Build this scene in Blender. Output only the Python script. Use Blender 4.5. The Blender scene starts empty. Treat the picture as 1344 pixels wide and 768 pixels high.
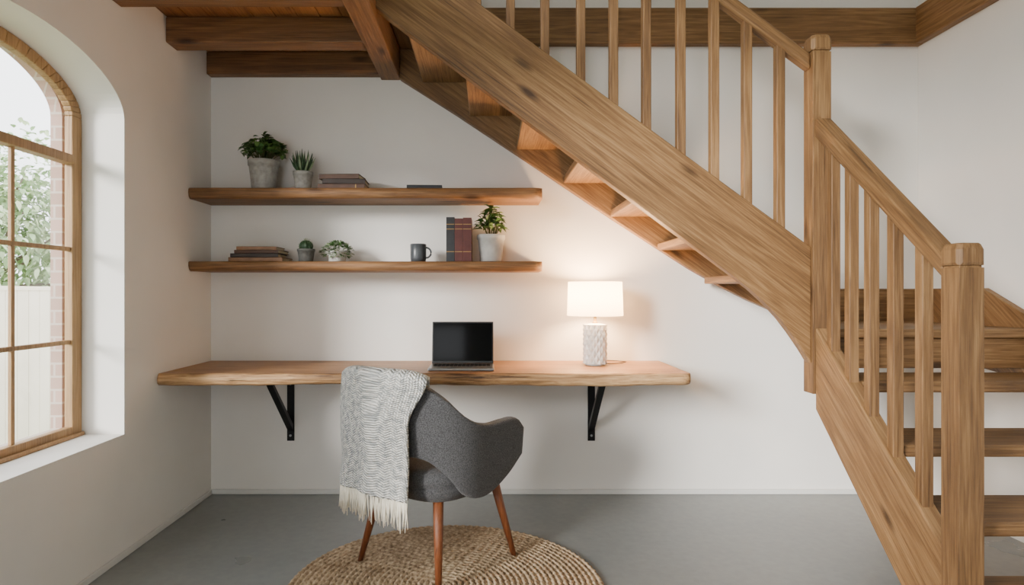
import bpy, math, random
from mathutils import Vector, Matrix, Euler
random.seed(7)
S=bpy.context.scene; COL=S.collection
R=math.radians
def lin(c):
    c/=255.0
    return c/12.92 if c<=0.04045 else ((c+0.055)/1.055)**2.4
def C(r,g,b): return (lin(r),lin(g),lin(b),1)

# ---------------------------------------------------------------- materials
def newmat(name):
    m=bpy.data.materials.new(name); m.use_nodes=True
    nt=m.node_tree; b=nt.nodes['Principled BSDF']
    return m,nt,b
def N(nt,t,**k):
    n=nt.nodes.new(t)
    for a,v in k.items(): setattr(n,a,v)
    return n
def mixc(nt,fac,a,b,blend='MIX'):
    n=N(nt,'ShaderNodeMix',data_type='RGBA',blend_type=blend)
    for s,v in ((0,fac),(6,a),(7,b)):
        if isinstance(v,(int,float,tuple)): n.inputs[s].default_value=v
        else: nt.links.new(v,n.inputs[s])
    return n.outputs[2]
def math_(nt,op,a,b=None):
    n=N(nt,'ShaderNodeMath',operation=op)
    for i,v in enumerate((a,b)):
        if v is None: continue
        if isinstance(v,(int,float)): n.inputs[i].default_value=v
        else: nt.links.new(v,n.inputs[i])
    return n.outputs[0]
def maprange(nt,v,a,b,c,d):
    n=N(nt,'ShaderNodeMapRange'); nt.links.new(v,n.inputs[0])
    for i,x in enumerate((a,b,c,d)): n.inputs[i+1].default_value=x
    return n.outputs[0]
def bump(nt,bs,h,strength,dist=0.01):
    n=N(nt,'ShaderNodeBump'); n.inputs['Strength'].default_value=strength; n.inputs['Distance'].default_value=dist
    nt.links.new(h,n.inputs['Height']); nt.links.new(n.outputs[0],bs.inputs['Normal'])

def wood(name,dark,mid,light,rot=(0,0,0),rough=0.5,knots=1.0,fine=1.0,randomize=True,lo=0.32,hi=0.68,cracks=0.6):
    m,nt,b=newmat(name); L=nt.links
    tc=N(nt,'ShaderNodeTexCoord'); oi=N(nt,'ShaderNodeObjectInfo')
    add=N(nt,'ShaderNodeVectorMath',operation='ADD')
    L.new(tc.outputs['Object'],add.inputs[0])
    sc=N(nt,'ShaderNodeVectorMath',operation='SCALE'); sc.inputs[0].default_value=(7.3,5.1,9.7)
    L.new(oi.outputs['Random'],sc.inputs['Scale'])
    if randomize: L.new(sc.outputs[0],add.inputs[1])
    mp=N(nt,'ShaderNodeMapping'); mp.inputs['Rotation'].default_value=rot; L.new(add.outputs[0],mp.inputs[0])
    def smap(s):
        q=N(nt,'ShaderNodeMapping'); q.inputs['Scale'].default_value=s; L.new(mp.outputs[0],q.inputs[0]); return q.outputs[0]
    def noi(vec,scale,det=4,dist=0.0,rgh=0.5):
        q=N(nt,'ShaderNodeTexNoise'); q.inputs['Scale'].default_value=scale; q.inputs['Detail'].default_value=det
        q.inputs['Distortion'].default_value=dist; q.inputs['Roughness'].default_value=rgh; L.new(vec,q.inputs['Vector']); return q.outputs[0]
    n1=noi(smap((0.4,7,7)),1.5,4,0.3)
    rings=math_(nt,'SINE',math_(nt,'MULTIPLY',n1,60))
    n2=noi(smap((2.4,85,85)),2.0,6,0.1,0.7)
    n3=noi(smap((0.8,5,5)),0.9,3)
    n4=noi(smap((1.6,34,34)),1.7,2,0.2)
    cr=N(nt,'ShaderNodeValToRGB'); e=cr.color_ramp.elements
    e[0].position=lo; e[0].color=dark; e[1].position=hi; e[1].color=light
    q=e.new(0.5); q.color=mid
    f=math_(nt,'ADD',math_(nt,'MULTIPLY',n2,0.6*fine),math_(nt,'ADD',math_(nt,'MULTIPLY',n3,0.4),math_(nt,'MULTIPLY',rings,0.04)))
    L.new(f,cr.inputs[0])
    v=N(nt,'ShaderNodeTexVoronoi'); v.inputs['Scale'].default_value=1.0; L.new(smap((2.1,6.5,6.5)),v.inputs['Vector'])
    kd=math_(nt,'ADD',v.outputs['Distance'],math_(nt,'MULTIPLY',n2,0.06))
    kn=maprange(nt,kd,0.08,0.18,0.85*knots,0.0)
    ck=maprange(nt,n4,0.69,0.76,0.0,cracks)
    dk=(dark[0]*0.3,dark[1]*0.25,dark[2]*0.25,1)
    col=mixc(nt,ck,mixc(nt,kn,cr.outputs[0],dk),dk)
    L.new(col,b.inputs['Base Color'])
    b.inputs['Roughness'].default_value=rough; b.inputs['Specular IOR Level'].default_value=0.4
    bump(nt,b,n2,0.5,0.004)
    return m
def simple(name,col,rough=0.5,metal=0,nscale=0,namt=0.15,bumpamt=0,coord='Object',spec=None):
    m,nt,b=newmat(name)
    b.inputs['Roughness'].default_value=rough; b.inputs['Metallic'].default_value=metal
    if spec is not None: b.inputs['Specular IOR Level'].default_value=spec
    tc=N(nt,'ShaderNodeTexCoord'); q=N(nt,'ShaderNodeTexNoise'); q.inputs['Scale'].default_value=nscale or 8; q.inputs['Detail'].default_value=5
    nt.links.new(tc.outputs[coord],q.inputs['Vector'])
    a=tuple(c*(1-namt) for c in col[:3])+(1,); c2=tuple(min(1,c*(1+namt)) for c in col[:3])+(1,)
    f=maprange(nt,q.outputs[0],0.3,0.7,0,1)
    nt.links.new(mixc(nt,f,a,c2),b.inputs['Base Color'])
    if bumpamt: bump(nt,b,q.outputs[0],bumpamt,0.01)
    return m

OD,OM,OL=C(78,54,32),C(122,90,56),C(158,124,83)
oak_x=wood('oak_x',OD,OM,OL)
oak_y=wood('oak_y',OD,OM,OL,(0,0,R(90)))
oak_z=wood('oak_z',OD,OM,OL,(0,R(90),0))
oak_up=wood('oak_upper_slope',OD,OM,OL,(0,math.atan(-0.742),0))
oak_lo=wood('oak_lower_slope',OD,OM,OL,(-math.atan(0.86),0,R(90)))
BD,BM,BL=C(76,50,30),C(118,83,52),C(148,108,70)
beam_x=wood('beam_x',BD,BM,BL)
beam_y=wood('beam_y',BD,BM,BL,(0,0,R(90)))
plank=wood('plank_ceiling',C(92,60,36),C(138,94,58),C(166,118,76),(0,0,R(90)))
desk_top=wood('desk_wood',C(108,74,44),C(160,116,74),C(190,146,102),rough=0.4,knots=0.6)
desk_edge=wood('live_edge_wood',C(70,46,28),C(160,122,82),C(204,168,122),rough=0.6,knots=1.0,cracks=0.9,lo=.36,hi=.64)
shelf_w=wood('shelf_wood',C(76,50,32),C(130,93,58),C(166,125,82),rough=0.55)
walnut=wood('walnut_leg',C(80,42,24),C(116,66,38),C(140,84,52),(0,R(90),0),rough=0.4,knots=0)
winwood=wood('window_wood',C(120,92,60),C(158,124,84),C(182,148,104),(0,R(90),0),knots=0.1,cracks=0)
plaster=simple('white_plaster',C(232,229,223),0.9,nscale=2.5,namt=0.03,bumpamt=0.15)
plaster2=simple('white_plaster_trim',C(214,213,209),0.7,nscale=3,namt=0.02)
black_metal=simple('black_metal',C(26,26,28),0.45,0.6,nscale=30)
ceramic=simple('grey_white_ceramic',C(216,216,213),0.25,nscale=40,namt=0.05)
potcon=simple('pot_concrete',C(158,156,150),0.85,nscale=45,namt=0.2,bumpamt=0.4)
potdark=simple('pot_dark_concrete',C(112,112,108),0.85,nscale=45,namt=0.2,bumpamt=0.4)
potwhite=simple('pot_white',C(200,198,192),0.8,nscale=25,namt=0.12,bumpamt=0.3)
soil=simple('soil',C(50,38,28),0.95,nscale=60,bumpamt=0.6)
leafm=simple('leaf_green',C(62,100,44),0.5,nscale=14,namt=0.45)
leafl=simple('leaf_light',C(104,138,72),0.5,nscale=14,namt=0.35)
leafg=simple('leaf_grey_green',C(140,158,122),0.6,nscale=30,namt=0.3)
leafd=simple('leaf_dark_green',C(52,80,50),0.5,nscale=20,namt=0.35)
stemm=simple('plant_stem',C(80,84,44),0.7)
page=simple('book_pages',C(206,190,160),0.9,nscale=60,namt=0.12)
bk=[simple('book_cover_brown',C(84,58,44),0.6,nscale=20,namt=0.2),simple('book_cover_dark',C(56,46,42),0.6,nscale=20,namt=0.2),
    simple('book_cover_tan',C(140,104,76),0.6,nscale=20,namt=0.2),simple('book_cover_red',C(92,46,42),0.55,nscale=20,namt=0.2),
    simple('book_cover_charcoal',C(48,50,54),0.6,nscale=20,namt=0.2),simple('gold_band',C(170,136,80),0.4,0.4)]
mugm=simple('mug_glaze',C(74,78,82),0.3,nscale=30)
silver=simple('laptop_aluminium',C(150,152,154),0.35,0.8,nscale=50,namt=0.03)
blackm=simple('black_plastic',C(14,14,16),0.35,nscale=50,namt=0.1)
screenm=simple('screen_glass',C(4,5,7),0.08,nscale=2,namt=0.1,spec=0.12)
cordm=simple('cord',C(70,58,48),0.6)
brass=simple('brass',C(170,140,90),0.35,0.9)

# chair fabric
fabric,nt,b=newmat('grey_tweed')
tc=N(nt,'ShaderNodeTexCoord'); q=N(nt,'ShaderNodeTexNoise'); q.inputs['Scale'].default_value=260; q.inputs['Detail'].default_value=3
nt.links.new(tc.outputs['Object'],q.inputs['Vector'])
nt.links.new(mixc(nt,maprange(nt,q.outputs[0],0.35,0.65,0,1),C(50,50,52),C(86,86,87)),b.inputs['Base Color'])
b.inputs['Roughness'].default_value=0.95; b.inputs['Sheen Weight'].default_value=0.1
bump(nt,b,q.outputs[0],0.5,0.003)

# woven throw: zig-zag basket weave in cloth coordinates
knit,nt,b=newmat('woven_throw')
tc=N(nt,'ShaderNodeTexCoord'); sx=N(nt,'ShaderNodeSeparateXYZ'); nt.links.new(tc.outputs['UV'],sx.inputs[0])
U,V=sx.outputs[0],sx.outputs[1]
zig=math_(nt,'PINGPONG',math_(nt,'MULTIPLY',U,15),0.5)
row=math_(nt,'ADD',math_(nt,'MULTIPLY',V,70),math_(nt,'MULTIPLY',zig,2.4))
h1=math_(nt,'ABSOLUTE',math_(nt,'SINE',math_(nt,'MULTIPLY',row,math.pi)))
h2=math_(nt,'ABSOLUTE',math_(nt,'SINE',math_(nt,'MULTIPLY',math_(nt,'SUBTRACT',math_(nt,'MULTIPLY',U,60),math_(nt,'MULTIPLY',V,12)),math.pi)))
hh=math_(nt,'MULTIPLY',h1,math_(nt,'ADD',math_(nt,'MULTIPLY',h2,0.7),0.3))
q=N(nt,'ShaderNodeTexNoise'); q.inputs['Scale'].default_value=34; q.inputs['Detail'].default_value=5; nt.links.new(tc.outputs['UV'],q.inputs['Vector'])
c1=mixc(nt,maprange(nt,q.outputs[0],0.36,0.60,0,1),C(180,182,180),C(240,237,229))
c2=mixc(nt,maprange(nt,hh,0.0,0.45,0.65,0.0),c1,C(140,142,142))
nt.links.new(c2,b.inputs['Base Color']); b.inputs['Roughness'].default_value=0.95; b.inputs['Specular IOR Level'].default_value=0.1
bump(nt,b,hh,0.9,0.008)
fringe_m=simple('throw_fringe',C(232,224,204),0.95,nscale=40,namt=0.1)

# jute rug
jute,nt,b=newmat('braided_jute')
tc=N(nt,'ShaderNodeTexCoord'); q=N(nt,'ShaderNodeTexNoise'); q.inputs['Scale'].default_value=70; q.inputs['Detail'].default_value=4
nt.links.new(tc.outputs['Object'],q.inputs['Vector'])
q2=N(nt,'ShaderNodeTexNoise'); q2.inputs['Scale'].default_value=9; nt.links.new(tc.outputs['Object'],q2.inputs['Vector'])
f=math_(nt,'ADD',math_(nt,'MULTIPLY',q.outputs[0],0.7),math_(nt,'MULTIPLY',q2.outputs[0],0.3))
nt.links.new(mixc(nt,maprange(nt,f,0.38,0.62,0,1),C(142,118,90),C(202,178,146)),b.inputs['Base Color']); b.inputs['Roughness'].default_value=0.95
bump(nt,b,q.outputs[0],0.6,0.004)

# concrete floor
conc,nt,b=newmat('polished_concrete')
tc=N(nt,'ShaderNodeTexCoord')
q=N(nt,'ShaderNodeTexNoise'); q.inputs['Scale'].default_value=1.3; q.inputs['Detail'].default_value=6; q.inputs['Roughness'].default_value=0.5; nt.links.new(tc.outputs['Object'],q.inputs['Vector'])
q2=N(nt,'ShaderNodeTexNoise'); q2.inputs['Scale'].default_value=30; q2.inputs['Detail'].default_value=6; nt.links.new(tc.outputs['Object'],q2.inputs['Vector'])
f=math_(nt,'ADD',math_(nt,'MULTIPLY',q.outputs[0],0.7),math_(nt,'MULTIPLY',q2.outputs[0],0.3))
nt.links.new(mixc(nt,maprange(nt,f,0.25,0.75,0,1),C(112,116,116),C(146,149,147)),b.inputs['Base Color'])
nt.links.new(maprange(nt,q.outputs[0],0.3,0.7,0.25,0.38),b.inputs['Roughness'])
bump(nt,b,q2.outputs[0],0.03,0.005)

# brick
brick,nt,b=newmat('weathered_brick')
tc=N(nt,'ShaderNodeTexCoord'); sx=N(nt,'ShaderNodeSeparateXYZ'); nt.links.new(tc.outputs['Object'],sx.inputs[0])
cx=N(nt,'ShaderNodeCombineXYZ'); nt.links.new(math_(nt,'ADD',sx.outputs[0],sx.outputs[1]),cx.inputs[0]); nt.links.new(sx.outputs[2],cx.inputs[1])
br=N(nt,'ShaderNodeTexBrick'); br.inputs['Scale'].default_value=4.5; nt.links.new(cx.outputs[0],br.inputs['Vector'])
br.inputs['Color1'].default_value=C(180,148,134); br.inputs['Color2'].default_value=C(164,134,120); br.inputs['Mortar'].default_value=C(188,174,162)
br.inputs['Mortar Size'].default_value=0.02
nt.links.new(br.outputs[0],b.inputs['Base Color']); b.inputs['Roughness'].default_value=0.9

# glass
glass,nt,b=newmat('window_glass')
tr=N(nt,'ShaderNodeBsdfTransparent'); gl=N(nt,'ShaderNodeBsdfGlossy'); gl.inputs['Roughness'].default_value=0.02
mx=N(nt,'ShaderNodeMixShader'); mx.inputs[0].default_value=0.05
nt.links.new(tr.outputs[0],mx.inputs[1]); nt.links.new(gl.outputs[0],mx.inputs[2]); nt.links.new(mx.outputs[0],nt.nodes['Material Output'].inputs[0])

# lamp shade
shade,nt,b=newmat('linen_shade')
df=N(nt,'ShaderNodeBsdfDiffuse')
tl=N(nt,'ShaderNodeBsdfTranslucent'); tl.inputs[0].default_value=C(255,248,232)
tc=N(nt,'ShaderNodeTexCoord'); q=N(nt,'ShaderNodeTexNoise'); q.inputs['Scale'].default_value=120; nt.links.new(tc.outputs['Object'],q.inputs['Vector'])
nt.links.new(mixc(nt,q.outputs[0],C(252,248,238),C(244,238,224)),df.inputs[0])
mx=N(nt,'ShaderNodeMixShader'); mx.inputs[0].default_value=0.42
nt.links.new(df.outputs[0],mx.inputs[1]); nt.links.new(tl.outputs[0],mx.inputs[2])
nt.links.new(mx.outputs[0],nt.nodes['Material Output'].inputs[0])
bulbm,nt,b=newmat('warm_bulb'); b.inputs['Emission Color'].default_value=(1,0.8,0.55,1); b.inputs['Emission Strength'].default_value=8

# ---------------------------------------------------------------- mesh builder
class MB:
    def __init__(s): s.v=[];s.f=[];s.m=[];s.s=[];s.uv=[]
    def add(s,vs,fs,mat=0,smooth=False):
        o=len(s.v); s.v+=[tuple(v) for v in vs]
        for f in fs: s.f.append(tuple(i+o for i in f)); s.m.append(mat); s.s.append(smooth)
    def box(s,x0,x1,y0,y1,z0,z1,mat=0,rz=0,pivot=None):
        vs=[(x,y,z) for x in (x0,x1) for y in (y0,y1) for z in (z0,z1)]
        if rz:
            p=pivot or ((x0+x1)/2,(y0+y1)/2); c,sn=math.cos(rz),math.sin(rz)
            vs=[(p[0]+(x-p[0])*c-(y-p[1])*sn,p[1]+(x-p[0])*sn+(y-p[1])*c,z) for x,y,z in vs]
        s.add(vs,[(0,1,3,2),(4,6,7,5),(0,4,5,1),(2,3,7,6),(0,2,6,4),(1,5,7,3)],mat)
    def prism(s,pts,ax,a,b,mat=0):
        def P(p,d):
            return {'Y':(p[0],d,p[1]),'X':(d,p[0],p[1]),'Z':(p[0],p[1],d)}[ax]
        n=len(pts); vs=[P(p,a) for p in pts]+[P(p,b) for p in pts]
        fs=[tuple(range(n)),tuple(range(2*n-1,n-1,-1))]+[(i,(i+1)%n,n+(i+1)%n,n+i) for i in range(n)]
        s.add(vs,fs,mat)
    def rings(s,rs,mat=0,smooth=True,closed=True,cap0=True,cap1=True):
        n=len(rs[0]); vs=[p for r in rs for p in r]; fs=[]
        for j in range(len(rs)-1):
            for i in range(n if closed else n-1):
                k=(i+1)%n; fs.append((j*n+i,j*n+k,(j+1)*n+k,(j+1)*n+i))
        s.add(vs,fs,mat,smooth)
        o=len(s.v)-len(vs)
        if cap0 and closed: s.f.append(tuple(o+i for i in range(n-1,-1,-1))); s.m.append(mat); s.s.append(False)
        if cap1 and closed: s.f.append(tuple(o+(len(rs)-1)*n+i for i in range(n))); s.m.append(mat); s.s.append(False)
    def lathe(s,prof,cx,cy,seg=32,mat=0,cap0=True,cap1=True,smooth=True):
        s.rings([[(cx+r*math.cos(2*math.pi*i/seg),cy+r*math.sin(2*math.pi*i/seg),z) for i in range(seg)] for r,z in prof],mat,smooth,True,cap0,cap1)
    def tube(s,path,rad,seg=8,mat=0,smooth=True):
        path=[Vector(p) for p in path]
        if isinstance(rad,(int,float)): rad=[rad]*len(path)
        rs=[]
        for i,p in enumerate(path):
            d=(path[min(i+1,len(path)-1)]-path[max(i-1,0)]).normalized()
            u=d.cross(Vector((0,0,1)))
            if u.length<0.05: u=d.cross(Vector((1,0,0)))
            u.normalize(); w=d.cross(u)
            rs.append([tuple(p+(u*math.cos(2*math.pi*k/seg)+w*math.sin(2*math.pi*k/seg))*rad[i]) for k in range(seg)])
        s.rings(rs,mat,smooth)
    def leaf(s,p,d,L,W,mat=0,droop=0.3,fold=0.15):
        p=Vector(p); d=Vector(d).normalized(); side=d.cross(Vector((0,0,1)))
        if side.length<0.1: side=Vector((random.uniform(-1,1),random.uniform(-1,1),0))
        side.normalize(); up=side.cross(d).normalized()
        def q(t): return p+d*L*t-Vector((0,0,1))*droop*L*t*t
        sp=[q(0),q(.3),q(.65),q(1)]
        vs=[sp[0],sp[1],sp[2],sp[3],sp[1]+side*W*.5+up*W*fold,sp[1]-side*W*.5+up*W*fold,sp[2]+side*W*.42+up*W*fold,sp[2]-side*W*.42+up*W*fold]
        s.add(vs,[(0,4,1),(0,1,5),(4,6,2,1),(1,2,7,5),(6,3,2),(2,3,7)],mat,True)
    def build(s,name,mats,parent=None,bevel=0,subsurf=0,solid=0,local=False,recenter=True,bseg=2):
        me=bpy.data.meshes.new(name)
        off=Vector((0,0,0))
        if recenter and not local:
            xs=[v[0] for v in s.v]; ys=[v[1] for v in s.v]; zs=[v[2] for v in s.v]
            off=Vector(((min(xs)+max(xs))/2,(min(ys)+max(ys))/2,min(zs)))
        me.from_pydata([tuple(Vector(v)-off) for v in s.v],[],s.f)
        for m in (mats if isinstance(mats,(list,tuple)) else [mats]): me.materials.append(m)
        for i,p in enumerate(me.polygons): p.material_index=s.m[i]; p.use_smooth=s.s[i]
        import bmesh
        bm=bmesh.new(); bm.from_mesh(me); bmesh.ops.recalc_face_normals(bm,faces=bm.faces); bm.to_mesh(me); bm.free()
        if s.uv:
            ul=me.uv_layers.new(name='UVMap')
            for l in me.loops: ul.data[l.index].uv=s.uv[l.vertex_index]
        o=bpy.data.objects.new(name,me); COL.objects.link(o); o.location=off
        if solid:
            q=o.modifiers.new('solid','SOLIDIFY'); q.thickness=solid; q.offset=0
        if bevel:
            q=o.modifiers.new('bevel','BEVEL'); q.width=bevel; q.segments=bseg; q.limit_method='ANGLE'; q.angle_limit=R(35)
        if subsurf:
            q=o.modifiers.new('sub','SUBSURF'); q.levels=subsurf; q.render_levels=subsurf
        if parent:
            o.parent=parent
            if not local: o.matrix_parent_inverse=Matrix.Translation(parent.location).inverted()
        return o
def empty(name,loc=(0,0,0),rz=0):
    e=bpy.data.objects.new(name,None); COL.objects.link(e); e.location=loc; e.rotation_euler=(0,0,rz); e.empty_display_size=0.1; return e
def catmull(pts,x):
    n=len(pts)
    if x<=pts[0][0]: return pts[0][1]
    if x>=pts[-1][0]: return pts[-1][1]
    for i in range(n-1):
        if pts[i][0]<=x<=pts[i+1][0]: break
    x0,y0=pts[i]; x1,y1=pts[i+1]; t=(x-x0)/(x1-x0)
    m0=(pts[i+1][1]-pts[i-1][1])/(pts[i+1][0]-pts[i-1][0]) if i>0 else 0
    m1=(pts[i+2][1]-pts[i][1])/(pts[i+2][0]-pts[i][0]) if i<n-2 else (y1-y0)/(x1-x0)
    h=x1-x0
    return (2*t**3-3*t**2+1)*y0+(t**3-2*t**2+t)*h*m0+(-2*t**3+3*t**2)*y1+(t**3-t**2)*h*m1

XL,XR,YB=-1.559,2.426,3.5
ZT=4.0; YF=-1.5
# ---------------------------------------------------------------- shell
m=MB(); m.box(XL-0.3,XR+0.15,YF-.15,YB+0.15,-0.12,0); m.build('floor',conc)
m=MB(); m.box(XL-0.3,XR+0.15,YB,YB+0.15,0,ZT); m.build('wall_back',plaster)
m=MB(); m.box(XR,XR+0.15,YF,YB,0,ZT); m.build('wall_right',plaster)
m=MB(); m.box(XL-0.3,XR+0.15,YF-.15,YB+0.15,ZT,ZT+0.1); m.build('ceiling',plaster)
# front wall (behind the viewpoint) with a tall unseen opening added for daylight
m=MB(); fxa,fxb,fza,fzb=-1.35,-0.25,0.05,2.5
m.box(XL-.3,fxa,YF-.15,YF,0,ZT); m.box(fxb,XR+.15,YF-.15,YF,0,ZT); m.box(fxa,fxb,YF-.15,YF,fzb,ZT); m.box(fxa,fxb,YF-.15,YF,0,fza)
m.build('wall_front',plaster)
m=MB()
for x in (fxa,(fxa+fxb)/2-.03,fxb-.06): m.box(x,x+.06,YF-.1,YF-.04,fza,fzb)
for z in (fza,1.9,fzb-.06): m.box(fxa,fxb,YF-.098,YF-.042,z,z+.06)
m.build('added_window_front',winwood,bevel=.004)  # frame of the front opening, added to let sky light in
wc,hw,zs,rise,zb=2.134,0.53,1.875,0.215,0.525
y2a,y2b,z2a,z2b=-1.3,1.0,0.5,3.3  # unseen left-wall opening, added to light the room from the left
def arch(hw_,rise_,n=28): return [(wc+hw_*math.cos(math.pi*i/n),zs+rise_*math.sin(math.pi*i/n)) for i in range(n+1)]
def wallhole(name,x0,x1,mat,hw_,rise_,zb_,ya,yb,zt):
    m=MB()
    m.box(x0,x1,y2b,wc-hw_,0,zt); m.box(x0,x1,wc+hw_,yb,0,zt); m.box(x0,x1,wc-hw_,wc+hw_,0,zb_)
    m.box(x0,x1,ya,y2a,0,zt); m.box(x0,x1,y2a,y2b,0,z2a); m.box(x0,x1,y2a,y2b,z2b,zt)
    a=arch(hw_,rise_)
    for i in range(len(a)-1):
        m.prism([a[i],a[i+1],(a[i+1][0],zt),(a[i][0],zt)],'X',x0,x1)
    return m.build(name,mat)
wallhole('wall_left',XL-0.235,XL,plaster,hw,rise,zb,YF,YB,ZT)
wallhole('wall_exterior',XL-0.285,XL-0.236,brick,hw-0.045,rise-0.01,zb+0.03,YF,YB,ZT)
m=MB(); m.box(XL,XR,YB-0.012,YB,0,0.028); m.build('baseboard_back',plaster2,bevel=0.003)
m=MB(); m.box(XL,XL+0.012,YF,YB-0.012,0,0.028); m.build('baseboard_left',plaster2,bevel=0.003)
# windows
win=empty('window_1',(XL-0.2,wc,zb))
fx0,fx1=XL-0.215,XL-0.18
m=MB()
fw=0.062
ao=arch(hw-0.001,rise-0.001); ai=arch(hw-fw,rise-0.052)
for i in range(len(ao)-1): m.prism([ao[i],ao[i+1],ai[i+1],ai[i]],'X',fx0,fx1)
m.box(fx0,fx1,wc+hw-fw,wc+hw-0.001,zb,zs); m.box(fx0,fx1,wc-hw+0.001,wc-hw+fw,zb,zs)
m.box(fx0,fx1,wc-hw+fw,wc+hw-fw,zb,zb+0.045)
m.box(fx0-0.005,fx1+0.012,wc-hw+fw,wc+hw-fw,1.67,1.708)
m.build('frame',winwood,win,bevel=0.004)
m=MB()
for z in (0.925,1.315): m.box(fx0+0.008,fx1-0.008,wc-hw+fw,wc+hw-fw,z-0.009,z+0.009)
for y in (2.29,1.978): m.box(fx0+0.01,fx1-0.01,y-0.009,y+0.009,zb+0.045,1.67)
m.build('muntins',winwood,win,bevel=0.003)
m=MB(); m.prism(ai+[(wc-hw+fw,zb+0.05),(wc+hw-fw,zb+0.05)],'X',fx0+0.015,fx0+0.018); m.build('glass',glass,win)
m=MB(); m.box(fx1+0.001,fx1+0.018,wc-hw+0.01,wc+hw-0.01,zb,zb+0.016); m.build('sill_bead',winwood,win,bevel=0.004)
m=MB()
for y in (y2a,y2b-.05,-.15): m.box(fx0,fx1,y,y+.05,z2a,z2b)
for z in (z2a,z2b-.05): m.box(fx0+.001,fx1-.001,y2a,y2b,z,z+.05)
m.build('added_window_left',winwood,bevel=.004)  # frame for the added side opening, out of view, admits sun and sky

# outside
m=MB(); m.box(-16,XL-0.32,-4,20,-0.4,-0.3); m.build('lawn',simple('grass',C(120,138,90),0.9,nscale=5,namt=0.3))
m=MB()
for i in range(75):
    y=2.75+i*0.15; m.box(-4.62,-4.58,y,y+0.145,-0.299,1.16)
m.box(-4.65,-4.57,2.75,14,1.16,1.2)
m.build('garden_fence',simple('fence_paint',C(244,232,212),0.8,nscale=4,namt=0.05))
tmats=[simple('bark',C(120,108,94),0.9),simple('tree_leaf',C(154,180,134),0.6,nscale=2,namt=0.2),simple('tree_leaf_light',C(192,208,168),0.6,nscale=2,namt=0.2)]
def tree(name,x,y,h,r,n,seed):
    rnd=random.Random(seed); m=MB()
    m.tube([(x,y,-0.28),(x,y,-.1),(x+.1,y,h*.35),(x,y+.1,h*.7)],[0.13,0.13,0.1,0.05],8,0)
    cl=[(x+rnd.uniform(-r,r)*.7,y+rnd.uniform(-r,r)*.7,h*rnd.uniform(.35,1.0),r*rnd.uniform(.35,.6)) for _ in range(16)]
    for c in cl: m.tube([(x,y,h*.35),((x+c[0])/2,(y+c[1])/2,(h*.4+c[2])/2),(c[0],c[1],c[2])],[0.04,0.025,0.01],5,0)
    for i in range(n):
        c=rnd.choice(cl); d=Vector((rnd.gauss(0,1),rnd.gauss(0,1),rnd.gauss(0,1))).normalized()
        p=Vector(c[:3])+d*c[3]*rnd.uniform(.5,1.05)
        if p.z<.3: continue
        m.leaf(p,(d+Vector((rnd.uniform(-1,1),rnd.uniform(-1,1),rnd.uniform(-1,.4)))),0.13,0.07,1 if rnd.random()<.5 else 2)
    m.build(name,tmats)
tree('garden_tree',-7.2,8.6,3.0,1.5,6400,1)
tree('garden_tree.001',-6.6,11.2,2.8,1.5,5000,2)
tree('garden_tree.002',-8.2,5.2,2.8,1.2,4400,3)

# ---------------------------------------------------------------- loft
loft=empty('loft_floor_structure',(-1.05,2.4,2.35))
for i,yf in enumerate((3.44,3.004,2.53,2.06,1.6)):
    m=MB(); m.box(XL,-0.60,yf,min(yf+0.11,YB),2.345,2.47); m.build('joist_%d'%(i+1),beam_x,loft,bevel=0.006)
m=MB(); m.box(-0.60,-0.49,1.5,YB,2.33,2.47); m.build('header_beam',beam_y,loft,bevel=0.006)
m=MB()
for i in range(10):
    x=XL+i*0.107; m.box(x+0.0015,x+0.1055,1.5,YB,2.471,2.52)
m.build('deck_planks',plank,loft,bevel=0.002)
m=MB(); m.box(-0.485,XR,YB-0.05,YB,2.517,2.719); m.build('trim_1',oak_x,bevel=0.006)
m=MB(); m.box(XR-0.05,XR,YF,YB-0.05,2.517,2.719); m.build('trim_2',oak_y,bevel=0.006)

# ---------------------------------------------------------------- staircase
st=empty('l_shaped_staircase',(1.46,2.75,0))
ztopl=lambda x:1.333+0.735*(1.42-x)
m=MB(); m.prism([(-0.55,ztopl(-0.55)),(1.42,1.333),(1.42,0.82),(1.385,0.878),(1.333,0.955),(1.285,1.018),(1.231,1.077),(1.16,1.143),(1.08,1.207),(-0.55,2.425)],'Y',2.725,2.78)
m.build('front_stringer_upper',oak_up,st,bevel=0.005)
m=MB(); wp=[(-0.49,2.325),(-.172,2.124),(.258,1.838),(.687,1.548),(1.116,1.27),(1.3,1.165),(1.45,1.09),(1.567,1.04),(1.66,1.01)]
m.prism(wp+[(1.66,1.155),(-0.49,2.75)],'Y',3.445,3.495); m.build('wall_stringer_upper',oak_up,st,bevel=0.005)
for i in range(8):
    x1=1.435-.26*i; x0=max(x1-.235,-0.485); z=1.22+.186*i
    m=MB(); m.box(x0,min(x1,1.45) if i else 1.415,2.781,3.444,z-.038,z); m.build('upper_tread_%d'%(i+1),oak_y,st,bevel=0.006)
zh=lambda x:2.115+0.742*(1.42-x)
m=MB(); m.prism([(-0.55,zh(-0.55)),(1.42,2.115),(1.42,2.185),(-0.55,zh(-0.55)+.07)],'Y',2.722,2.783); m.build('handrail_upper',oak_up,st,bevel=0.014,bseg=3)
for i,x in enumerate((1.292,1.147,1.002,.854,.702,.557,.412,.253,.101,-.047,-.195,-.343,-.47)):
    m=MB(); m.prism([(x-.019,ztopl(x-.019)-.005),(x+.019,ztopl(x+.019)-.005),(x+.019,zh(x+.019)+.01),(x-.019,zh(x-.019)+.01)],'Y',2.733,2.771)
    m.build('upper_baluster_%d'%(i+1),oak_z,st,bevel=0.003)
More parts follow.
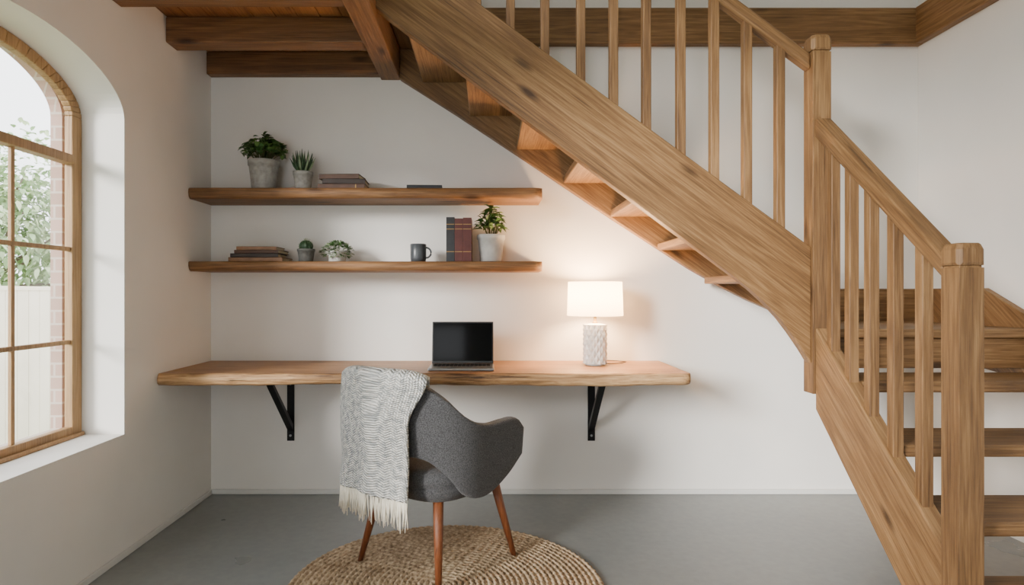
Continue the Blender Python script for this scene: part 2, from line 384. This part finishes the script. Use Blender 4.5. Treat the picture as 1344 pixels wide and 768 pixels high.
def newel(name,x0,x1,y0,y1,z0,z1):
    m=MB(); m.box(x0,x1,y0,y1,z0,z1-.075)
    cx,cy,h=(x0+x1)/2,(y0+y1)/2,(x1-x0)/2
    def sq(r,z,c=.25):
        k=r*c; return [(cx-r+k,cy-r,z),(cx+r-k,cy-r,z),(cx+r,cy-r+k,z),(cx+r,cy+r-k,z),(cx+r-k,cy+r,z),(cx-r+k,cy+r,z),(cx-r,cy+r-k,z),(cx-r,cy-r+k,z)]
    m.rings([sq(h*.9,z1-.078,.05),sq(h*.9,z1-.068,.05)],0,False)
    m.rings([sq(h*1.02,z1-.068,.1),sq(h*1.13,z1-.060,.3),sq(h*1.13,z1-.020,.3),sq(h*1.0,z1-.004,.35),sq(h*.9,z1,.35)],0,False)
    return m.build(name,oak_z,st,bevel=0.0015)
newel('newel_landing',1.42,1.50,2.71,2.79,0.69,2.262)
newel('newel_bottom',1.422,1.498,1.872,1.948,0.0,1.283)
newel('newel_top',-0.64,-0.555,2.71,2.79,2.52,3.75)
m=MB(); m.prism([(2.709,.978),(1.95,.328),(1.95,0),(2.017,0),(2.709,.624)],'X',1.43,1.489); m.build('outer_stringer_lower',oak_lo,st,bevel=0.005)
zlo=lambda y:.978-.8564*(2.709-y)
zlh=lambda y:1.815-.84*(2.709-y)
for i,y in enumerate((2.62,2.49,2.361,2.224,2.077)):
    m=MB(); m.prism([(y-.019,zlo(y-.019)-.005),(y+.019,zlo(y+.019)-.005),(y+.019,zlh(y+.019)+.01),(y-.019,zlh(y-.019)+.01)],'X',1.441,1.479)
    m.build('lower_baluster_%d'%(i+1),oak_z,st,bevel=0.003)
m=MB(); m.prism([(2.709,zlh(2.709)),(1.95,zlh(1.95)),(1.95,zlh(1.95)+.075),(2.70,zlh(2.70)+.085),(2.709,zlh(2.709)+.07)],'X',1.427,1.493); m.build('handrail_lower',oak_lo,st,bevel=0.018,bseg=3)
for i,(z,y) in enumerate(((.2,1.76),(.39,1.995),(.585,2.23),(.78,2.465))):
    m=MB(); m.box(1.49 if i else 1.50,2.389,y,y+.29,z-.045,z); m.build('lower_tread_%d'%(i+1),oak_x,st,bevel=0.008)
m=MB(); m.prism([(1.501,2.70),(2.389,2.70),(2.389,3.474),(1.83,3.474),(1.501,2.87)],'Z',.935,.975); m.build('landing',oak_x,st,bevel=0.006)
m=MB(); m.box(1.501,2.389,2.73,2.77,.80,.934); m.build('landing_fascia',oak_x,st,bevel=0.004)
m=MB(); m.prism([(3.474,1.155),(3.0,1.155),(2.75,1.03),(1.6,.05),(1.6,0),(1.76,0),(2.75,.74),(3.474,.82)],'X',2.39,XR-.001); m.build('wall_stringer_lower',oak_lo,st,bevel=0.004)
m=MB(); m.box(1.84,XR-.001,3.475,YB-.001,.93,1.155); m.build('landing_skirt',oak_x,st,bevel=0.004)

# ---------------------------------------------------------------- desk & shelves
def slab(name,x0,x1,yf,yb,zt,th,mats,amp,parent=None,seed=0,n=200,low=.35):
    rnd=random.Random(seed); ph=[rnd.uniform(0,6) for _ in range(8)]
    def w(x,k): return (math.sin(x*3.1+ph[k])*.5+math.sin(x*7.7+ph[k+1])*.3+math.sin(x*19+ph[k+2])*.18+math.sin(x*47+ph[k+3])*.11)
    m=MB(); rs=[]
    for i in range(n+1):
        x=x0+(x1-x0)*i/n
        taper=0
        d=(x1-x)
        if d<.05: taper=.02*(1-d/.05)**2
        a=amp*w(x,0); bb=amp*w(x,2); c=amp*low*w(x,4)
        rs.append([(x,yb,zt),(x,(yf+yb)/2,zt),(x,yf+.012+a+taper,zt),(x,yf+.003+a*.8+taper,zt-th*.12),(x,yf+a*.4+bb*.5+taper,zt-th*.45),(x,yf+.004+bb+taper,zt-th*.8+c),(x,yf+.016+bb+taper,zt-th+c),(x,(yf+yb)/2,zt-th),(x,yb,zt-th)])
    m.rings(rs,0,True)
    k=9
    for fi in range(len(m.f)-2):
        j=fi%k
        if j in (2,3,4,5): m.m[fi]=1
        if j in (0,1,7,8,6): m.s[fi]=False
    return m.build(name,mats,parent)
desk=empty('live_edge_desk',(-0.3,3.2,0))
slab('desktop',XL+.001,.963,2.933,YB-.001,.75,.056,[desk_top,desk_edge],.016,desk,3,low=.5)
for k,x in enumerate((-1.108,.584)):
    m=MB()
    m.box(x-.02,x+.02,YB-.009,YB-.001,.30,.693)
    m.box(x-.02,x+.02,3.10,YB-.009,.685,.693)
    m.prism([(3.125,.685),(3.155,.685),(YB-.009,.395),(YB-.009,.355)],'X',x-.016,x+.016)
    for z in (.33,.37,.62):
        m.tube([(x,YB-.008,z),(x,YB-.014,z)],.007,8,1)
    m.build('bracket_%d'%(k+1),[black_metal,silver],desk,bevel=0.0015)
slab('wall_shelf',XL+.001,.286,3.233,YB-.001,1.681,.056,[shelf_w,shelf_w],.006,None,11)
slab('wall_shelf.001',XL+.001,.286,3.233,YB-.001,1.297,.05,[shelf_w,shelf_w],.006,None,17)

# ---------------------------------------------------------------- plants
def pot(m,cx,cy,z,r,h,mat,flare=1.12,rim=True,soilmat=1):
    rt=r*flare
    pr=[(r*.82,z),(r*.88,z+.004),(r*.96,z+h*.4),(rt*.97,z+h*.82)]
    if rim: pr+=[(rt*1.03,z+h*.83),(rt*1.04,z+h*.98),(rt*1.01,z+h),(rt*.92,z+h),(rt*.9,z+h*.86)]
    else: pr+=[(rt,z+h*.98),(rt*.98,z+h),(rt*.9,z+h),(rt*.88,z+h*.86)]
    m.lathe(pr,cx,cy,36,mat,True,False)
    m.lathe([(rt*.9,z+h*.9),(rt*.3,z+h*.93),(0.001,z+h*.94)],cx,cy,20,soilmat,False,False)
def bushy(name,cx,cy,z,r,h,R_,H_,n,pm,seed,lw=.03,ll=.045):
    rnd=random.Random(seed); m=MB(); pot(m,cx,cy,z,r,h,0)
    zc=z+h
    for i in range(n):
        a=rnd.uniform(0,6.283); rr=R_*math.sqrt(rnd.random()); t=rnd.random()
        hh=H_*(1-(rr/R_)**2*.55)*(.35+.65*t)
        p=Vector((cx+rr*math.cos(a),cy+rr*math.sin(a)*.85,zc+hh))
        if p.y>YB-.03: p.y=YB-.03
        if i%4==0: m.tube([(cx+.25*rr*math.cos(a),cy+.25*rr*math.sin(a),zc-.02),(cx+.6*rr*math.cos(a),cy+.6*rr*math.sin(a),zc+hh*.55),tuple(p)],[.0022,.0018,.001],5,4)
        d=Vector((math.cos(a)*rnd.uniform(.2,1),math.sin(a)*rnd.uniform(-.2,.8),rnd.uniform(-.2,.6)))
        s=rnd.uniform(.7,1.2)
        m.leaf(p-d.normalized()*ll*.5,d,ll*s,lw*s,2 if rnd.random()<.55 else 3,rnd.uniform(.1,.5))
    return m.build(name,[pm,soil,leafm,leafl,stemm])
bushy('potted_herb',-1.212,3.365,1.682,.072,.165,.118,.155,220,potcon,4,.034,.046)
bushy('potted_basil',.018,3.365,1.298,.066,.148,.080,.165,130,potwhite,9,.032,.046)
# haworthia
AX=-1.0
m=MB(); pot(m,AX,3.365,1.682,.047,.105,0,1.1)
rnd=random.Random(3)
for i in range(26):
    a=i*2.4; tl=.12+.58*(i/26); L_=.135-.035*(i/26)
    d=Vector((math.cos(a)*tl,math.sin(a)*tl*.9,1.0)).normalized(); p=Vector((AX+math.cos(a)*.012,3.365+math.sin(a)*.012,1.775))
    e=p+d*L_; e2=p+d*L_*.5+Vector((math.cos(a),math.sin(a),0))*.006
    m.tube([p,e2,e],[.007,.0065,.0008],6,2 if i%3 else 3)
m.build('potted_aloe',[potcon,soil,leafd,leafg])
# small cactus
m=MB(); pot(m,-.985,3.37,1.298,.042,.072,0,1.1)
seg=32
rs=[]
for j in range(11):
    ph=-0.9+ (math.pi/2+.9)*j/10
    r=.034*math.cos(ph); z=1.385+.033*math.sin(ph)
    rs.append([(-.985+(r*(1+.14*math.cos(i*math.pi*2/seg*10)))*math.cos(2*math.pi*i/seg),3.37+(r*(1+.14*math.cos(i*math.pi*2/seg*10)))*math.sin(2*math.pi*i/seg),z) for i in range(seg)])
m.rings(rs,2,True)
for i in range(110):
    a=rnd.uniform(0,6.283); ph=rnd.uniform(-.4,1.5); d=Vector((math.cos(a)*math.cos(ph),math.sin(a)*math.cos(ph),math.sin(ph)))
    p=Vector((-.985,3.37,1.385))+d*.034; m.tube([p,p+d*.011],[.0008,.0003],3,3)
m.build('potted_cactus',[potdark,soil,leafd,leafg])
# round succulent
m=MB(); pot(m,-.815,3.365,1.298,.05,.06,0,1.15)
for i in range(330):
    a=rnd.uniform(0,6.283); ph=rnd.uniform(-.55,1.5); d=Vector((math.cos(a)*math.cos(ph),math.sin(a)*math.cos(ph),math.sin(ph)*.8))
    p=Vector((-.815,3.365,1.352))+Vector((d.x*.075,d.y*.07,d.z*.062))*rnd.uniform(.8,1.08)
    m.leaf(p,d+Vector((rnd.uniform(-.6,.6),rnd.uniform(-.6,.6),rnd.uniform(-.3,.6))),.02,.015,2 if i%3 else 3,.1,.2)
m.build('potted_succulent',[potwhite,soil,leafg,leafm,])

# ---------------------------------------------------------------- books
def book_flat(m,cx,cy,z,w,d,t,mat,rz):
    m.box(cx-w/2,cx+w/2,cy-d/2,cy+d/2,z,z+.003,mat,rz,(cx,cy)); m.box(cx-w/2,cx+w/2,cy-d/2,cy+d/2,z+t-.003,z+t,mat,rz,(cx,cy))
    m.box(cx-w/2,cx+w/2,cy-d/2,cy-d/2+.004,z,z+t,mat,rz,(cx,cy))
    m.box(cx-w/2+.004,cx+w/2-.004,cy-d/2+.004,cy+d/2-.004,z+.003,z+t-.003,0,rz,(cx,cy))
m=MB(); book_flat(m,-.775,3.365,1.682,.25,.165,.028,1,0); book_flat(m,-.765,3.365,1.7105,.225,.16,.026,2,.05); book_flat(m,-.785,3.365,1.737,.215,.15,.026,3,-.05)
m.box(-.70,-.695,3.281,3.284,1.683,1.707,4)
m.build('book_stack',[page,bk[0],bk[1],bk[0],bk[5]],bevel=.001)
m=MB(); book_flat(m,-1.225,3.36,1.298,.285,.175,.022,1,0); book_flat(m,-1.235,3.36,1.3205,.25,.17,.02,2,.04); book_flat(m,-1.22,3.36,1.341,.235,.165,.018,3,-.03); book_flat(m,-1.225,3.36,1.3595,.21,.155,.018,1,.03)
m.build('book_stack.001',[page,bk[2],bk[1],bk[0]],bevel=.001)
m=MB()
for k,(x,w,h,mt) in enumerate(((-.219,.044,.235,1),(-.174,.042,.228,2),(-.131,.046,.232,3))):
    z=1.298; y0,y1=3.285,3.44
    m.box(x,x+.003,y0,y1,z,z+h,mt); m.box(x+w-.003,x+w,y0,y1,z,z+h,mt)
    m.box(x,x+w,y0-.003,y0+.003,z,z+h,mt); m.box(x+.003,x+w-.003,y0+.004,y1-.004,z+.003,z+h-.005,0)
    for zz in (.05,.17,.195): m.box(x+.001,x+w-.001,y0-.004,y0,z+zz,z+zz+.004,4)
m.build('upright_books',[page,bk[4],bk[3],bk[3],bk[5]],bevel=.001)
m=MB(); book_flat(m,-.335,3.315,1.6815,.185,.11,.018,1,.05); m.build('closed_notebook',[page,bk[4]],bevel=.002)
# mug
m=MB(); cx,cy=-.375,3.36
m.lathe([(.034,1.298),(.040,1.302),(.043,1.32),(.044,1.394),(.042,1.396),(.040,1.394),(.039,1.31),(.001,1.306)],cx,cy,36,0,True,False)
m.tube([(cx+.041+.028*math.sin(math.pi*i/12),cy-.004,1.349+.028*math.cos(math.pi*i/12)) for i in range(13)],.005,8)
m.build('coffee_mug',mugm)

# ---------------------------------------------------------------- laptop
lp=empty('laptop',(-.13,3.12,.75))
m=MB(); m.box(-.292,.032,3.02,3.235,.751,.765); m.build('base',silver,lp,bevel=.005)
m=MB()
for r in range(5):
    for c in range(14):
        x=-.272+c*.0205; y=3.11+r*.021; m.box(x,x+.017,y,y+.017,.7652,.7668)
m.build('keys',blackm,lp)
m=MB(); m.box(-.18,-.08,3.03,3.095,.7652,.7658); m.build('trackpad',simple('trackpad',C(120,122,124),.4,.5),lp)
def tilt(u,w): a=R(10); return (3.228+u*math.sin(a)+w*math.cos(a),.766+u*math.cos(a)-w*math.sin(a))
m=MB(); m.prism([tilt(0,0),tilt(.218,0),tilt(.218,.007),tilt(0,.007)],'X',-.29,.03); m.build('lid',blackm,lp,bevel=.002)
m=MB(); m.prism([tilt(.012,-.0012),tilt(.210,-.0012),tilt(.210,.0005),tilt(.012,.0005)],'X',-.283,.023); m.build('screen',screenm,lp)

# ---------------------------------------------------------------- lamp
LX,LY=.569,3.29
lamp=empty('table_lamp',(LX,LY,.75))
m=MB(); seg=12; nr_=8; st_=.0255
rings_=[(.050,.751,0)]+[(.057,.760+st_*k,(k%2)*.5) for k in range(nr_+1)]+[(.040,.968,0),(.018,.972,0)]
def pt(r,a,z): return (LX+r*math.cos(a),LY+r*math.sin(a),z)
vs=[pt(r,2*math.pi*(i+o)/seg,z) for r,z,o in rings_ for i in range(seg)]
fs=[tuple(range(seg))]
n_=seg
def quad_ring(j):
    for i in range(seg):
        k=(i+1)%seg; fs.append((j*n_+i,j*n_+k,(j+1)*n_+k,(j+1)*n_+i))
quad_ring(0); quad_ring(nr_+1+0); quad_ring(nr_+2)
base=1
for j in range(base,base+nr_+1):
    r,z,o=rings_[j]
    for i in range(seg):
        c=len(vs); vs.append(pt(.0655,2*math.pi*(i+.5+o)/seg,z))
        a=j*n_+i; b_=j*n_+(i+1)%seg
        if j<base+nr_:
            up=(j+1)*n_+ (i if o==0 else (i+1)%seg); fs+= [(a,c,up),(c,b_,up)]
        if j>base:
            dn=(j-1)*n_+ (i if o==0 else (i+1)%seg); fs+= [(a,dn,c),(c,dn,b_)]
m.add(vs,fs,0,False)
m.build('ceramic_base',ceramic,lamp)
m=MB(); m.lathe([(.018,.970),(.012,.978),(.008,.985),(.008,1.03),(.014,1.032),(.014,1.06)],LX,LY,16); 
for a in range(3):
    an=a*2.094; m.tube([(LX,LY,1.17),(LX+.137*math.cos(an),LY+.137*math.sin(an),1.182)],.0015,5)
m.tube([(LX,LY,1.06),(LX+.03,LY,1.10),(LX+.03,LY,1.14),(LX,LY,1.172)],.0015,5)
m.build('stem',brass,lamp)
m=MB(); m.lathe([(.147,1.012),(.141,1.19)],LX,LY,48,0,False,False); m.build('shade',shade,lamp)
m=MB(); m.lathe([(.012,1.06),(.022,1.075),(.027,1.095),(.022,1.115),(.008,1.124)],LX,LY,16); m.build('bulb',bulbm,lamp)
m=MB(); m.tube([(LX+.05,LY+.02,.754),(LX+.10,LY+.03,.754),(LX+.16,LY+.07,.754),(LX+.19,LY+.12,.754),(LX+.15,LY+.17,.754),(LX+.08,LY+.2,.754)],.0025,6); m.build('cord',cordm,lamp)

# ---------------------------------------------------------------- rug
m=MB(); rc=(-.16,2.39); RR=.61; nr=27; seg=560; rs=[]
w=RR/nr
for k in range(nr,0,-1):
    for q_ in (0,.25,.5,.75):
        r=(k-q_)*w
        ph=k*1.3; kk=max(6,round(2*math.pi*(k-.5)*w/.034))
        rs.append([(rc[0]+(r+ .0025*math.sin(kk*2*math.pi*i/seg+ph))*math.cos(2*math.pi*i/seg),rc[1]+(r+.0025*math.sin(kk*2*math.pi*i/seg+ph))*math.sin(2*math.pi*i/seg),
          .0015+.0115*abs(math.sin(math.pi*q_))**.6*(1+.22*math.sin(kk*2*math.pi*i/seg+ph+q_*4))) for i in range(seg)])
m.rings(rs,0,True,True,False,True)
m.build('round_jute_rug',jute)

# ---------------------------------------------------------------- chair
CH=(-.21,2.62); CR=R(-40); Z0=.0158
chair=empty('grey_armchair',(CH[0],CH[1],Z0),CR)
TOP=[(0,.79),(.2,.78),(.35,.725),(.48,.65),(.62,.61),(.8,.61),(.92,.605),(1,.56)]
BOT=[(0,.495),(.22,.495),(.36,.43),(.48,.35),(.65,.325),(.85,.375),(1,.45)]
def plan(t,z,off=0):
    s=min(abs(t),1); g=1 if t>=0 else -1
    def base(s):
        if s<.6:
            a=s/.6*math.pi/2; x=.275*math.sin(a)**.82; y=-.05-.215*max(0,math.cos(a))**.82; bk_=math.cos(a)
        else: x=.275; y=-.05+(s-.6)/.4*.25; bk_=0
        return x,y,bk_
    x,y,bk_=base(s)
    y-=.16*(z-.45)*bk_; x+=.09*(z-.42)
    n=Vector((x/.275,(y+.05)/.215 if s<.6 else 0)); 
    if n.length<1e-4: n=Vector((1,0))
    n.normalize()
    return g*(x+n.x*off),y+n.y*off
m=MB(); rs=[]
nt_=64; nv=9
for i in range(nt_+1):
    t=-1+2*i/nt_; s=abs(t); zt=catmull(TOP,s); zb_=catmull(BOT,s)
    col=[]
    for j in range(nv+1):
        z=zb_+(zt-zb_)*j/nv; x,y=plan(t,z); col.append((x,y,z))
    rs.append(col)
m.rings(rs,0,True,False)
o=m.build('shell',fabric,chair,local=True,solid=.042)
bv=o.modifiers.new('bev','BEVEL'); bv.width=.014; bv.segments=3; bv.limit_method='ANGLE'; bv.angle_limit=R(50)
for p in o.data.polygons: p.use_smooth=True
# seat
m=MB(); rs=[]
def sup(r_,z,n=40,e=.55):
    out=[]
    for i in range(n):
        a=2*math.pi*i/n; c,s_=math.cos(a),math.sin(a)
        out.append((r_*abs(c)**e*(1 if c>0 else -1),-.005+r_*abs(s_)**e*(1 if s_>0 else -1),z))
    return out
m.rings([sup(.20,.318),sup(.235,.325),sup(.248,.35),sup(.25,.37),sup(.246,.376),sup(.252,.384),sup(.255,.41),sup(.248,.432),sup(.225,.445),sup(.15,.452),sup(.05,.454)],0,True)
m.build('seat',fabric,chair,local=True)
for k,(sx_,sy_) in enumerate(((-1,-1),(1,-1),(1,1),(-1,1))):
    m=MB()
    rr=[]
    for (a_,b_,z_,r_) in ((.165,.165,.335,.021),(.19,.19,.2,.018),(.228,.228,0.0,.0115)):
        rr.append([(sx_*a_+r_*math.cos(i*math.pi/8),sy_*b_+r_*math.sin(i*math.pi/8),z_) for i in range(16)])
    m.rings(rr,0,True)
    m.build('leg_%d'%(k+1),walnut,chair,local=True)
# ---------------------------------------------------------------- throw
throw=empty('throw_blanket',(CH[0],CH[1],Z0),CR)
m=MB(); rs=[]; uvs=[]
nu,nv=70,90; zend=.345
bottom=[]
for i in range(nu+1):
    u=i/nu
    col=[]
    for j in range(nv+1):
        v_=j/nv
        k_=min(1,max(0,(v_-.28)/.3)); k_=k_*k_*(3-2*k_)
        tr=.25-.10*k_; tl_=-.60-.05*v_
        t=tl_+(tr-tl_)*u
        zt=catmull(TOP,abs(t))+.028
        fold=math.sin(u*15+1.0)*.55+math.sin(u*29+2+v_*2)*.3
        if v_<.22:
            q_=v_/.22; z=zt-.2*(1-q_)-.01; off=-.034-.006*fold*(1-q_)
        elif v_<.30:
            q_=(v_-.22)/.08; a=math.pi*q_; z=zt-.01+.016*math.sin(a); off=-.036*math.cos(a)
        else:
            q_=(v_-.30)/.70; z=zt-.01-(zt-.01-zend)*q_; off=.036+.022*q_+(1-u)*(.02*math.sin(math.pi*min(1,q_*1.2))+.035*q_)+(.004+.016*q_)*(fold+.8)
        zc=max(z,.47)
        x,y=plan(t,zc,off); 
        col.append((x,y,z+.008*math.sin(u*9)*v_)); uvs.append((u,v_))
    bottom.append(col[-1]); rs.append(col)
m.rings(rs,0,True,False); m.uv=uvs
m.build('blanket_cloth',knit,throw,local=True,solid=.014)
m=MB(); rnd=random.Random(5)
for i in range(nu):
    for k in range(3):
        f=(k+rnd.random())/3; a=Vector(bottom[i]).lerp(Vector(bottom[i+1]),f); L_=rnd.uniform(.085,.12)
        dx,dy=rnd.uniform(-.01,.01),rnd.uniform(-.01,.01)
        a.z+=.006
        m.tube([a,a+Vector((dx*.3,dy*.3,-L_*.4)),a+Vector((dx,dy,-L_))],[.003,.0034,.0016],5)
m.build('fringe',fringe_m,throw,local=True)

# ---------------------------------------------------------------- lights
w=bpy.data.worlds.new('overcast_sky'); S.world=w; w.use_nodes=True
bg=w.node_tree.nodes['Background']; bg.inputs[0].default_value=(0.95,0.975,1.0,1); bg.inputs[1].default_value=5.0
sl=bpy.data.lights.new('daylight_sun','SUN'); sl.energy=7.5; sl.angle=R(16); sl.color=(1,.97,.93)
so=bpy.data.objects.new('daylight_sun',sl); COL.objects.link(so)
so.rotation_euler=Vector((.68,.70,-.24)).to_track_quat('-Z','Y').to_euler()
pl=bpy.data.lights.new('lamp_bulb_light','POINT'); pl.energy=60; pl.color=(1,.62,.32); pl.shadow_soft_size=.06
po=bpy.data.objects.new('lamp_bulb_light',pl); COL.objects.link(po); po.location=(LX,LY,1.115); po.parent=lamp; po.matrix_parent_inverse=Matrix.Translation(lamp.location).inverted()

cam=bpy.data.cameras.new('camera'); cam.sensor_width=36; cam.lens=36*815/1344; cam.shift_x=32/1344; cam.shift_y=1/1344; cam.clip_start=.05
co=bpy.data.objects.new('camera',cam); COL.objects.link(co); co.location=(0,0,1.13); co.rotation_euler=(R(90),0,0)
S.camera=co
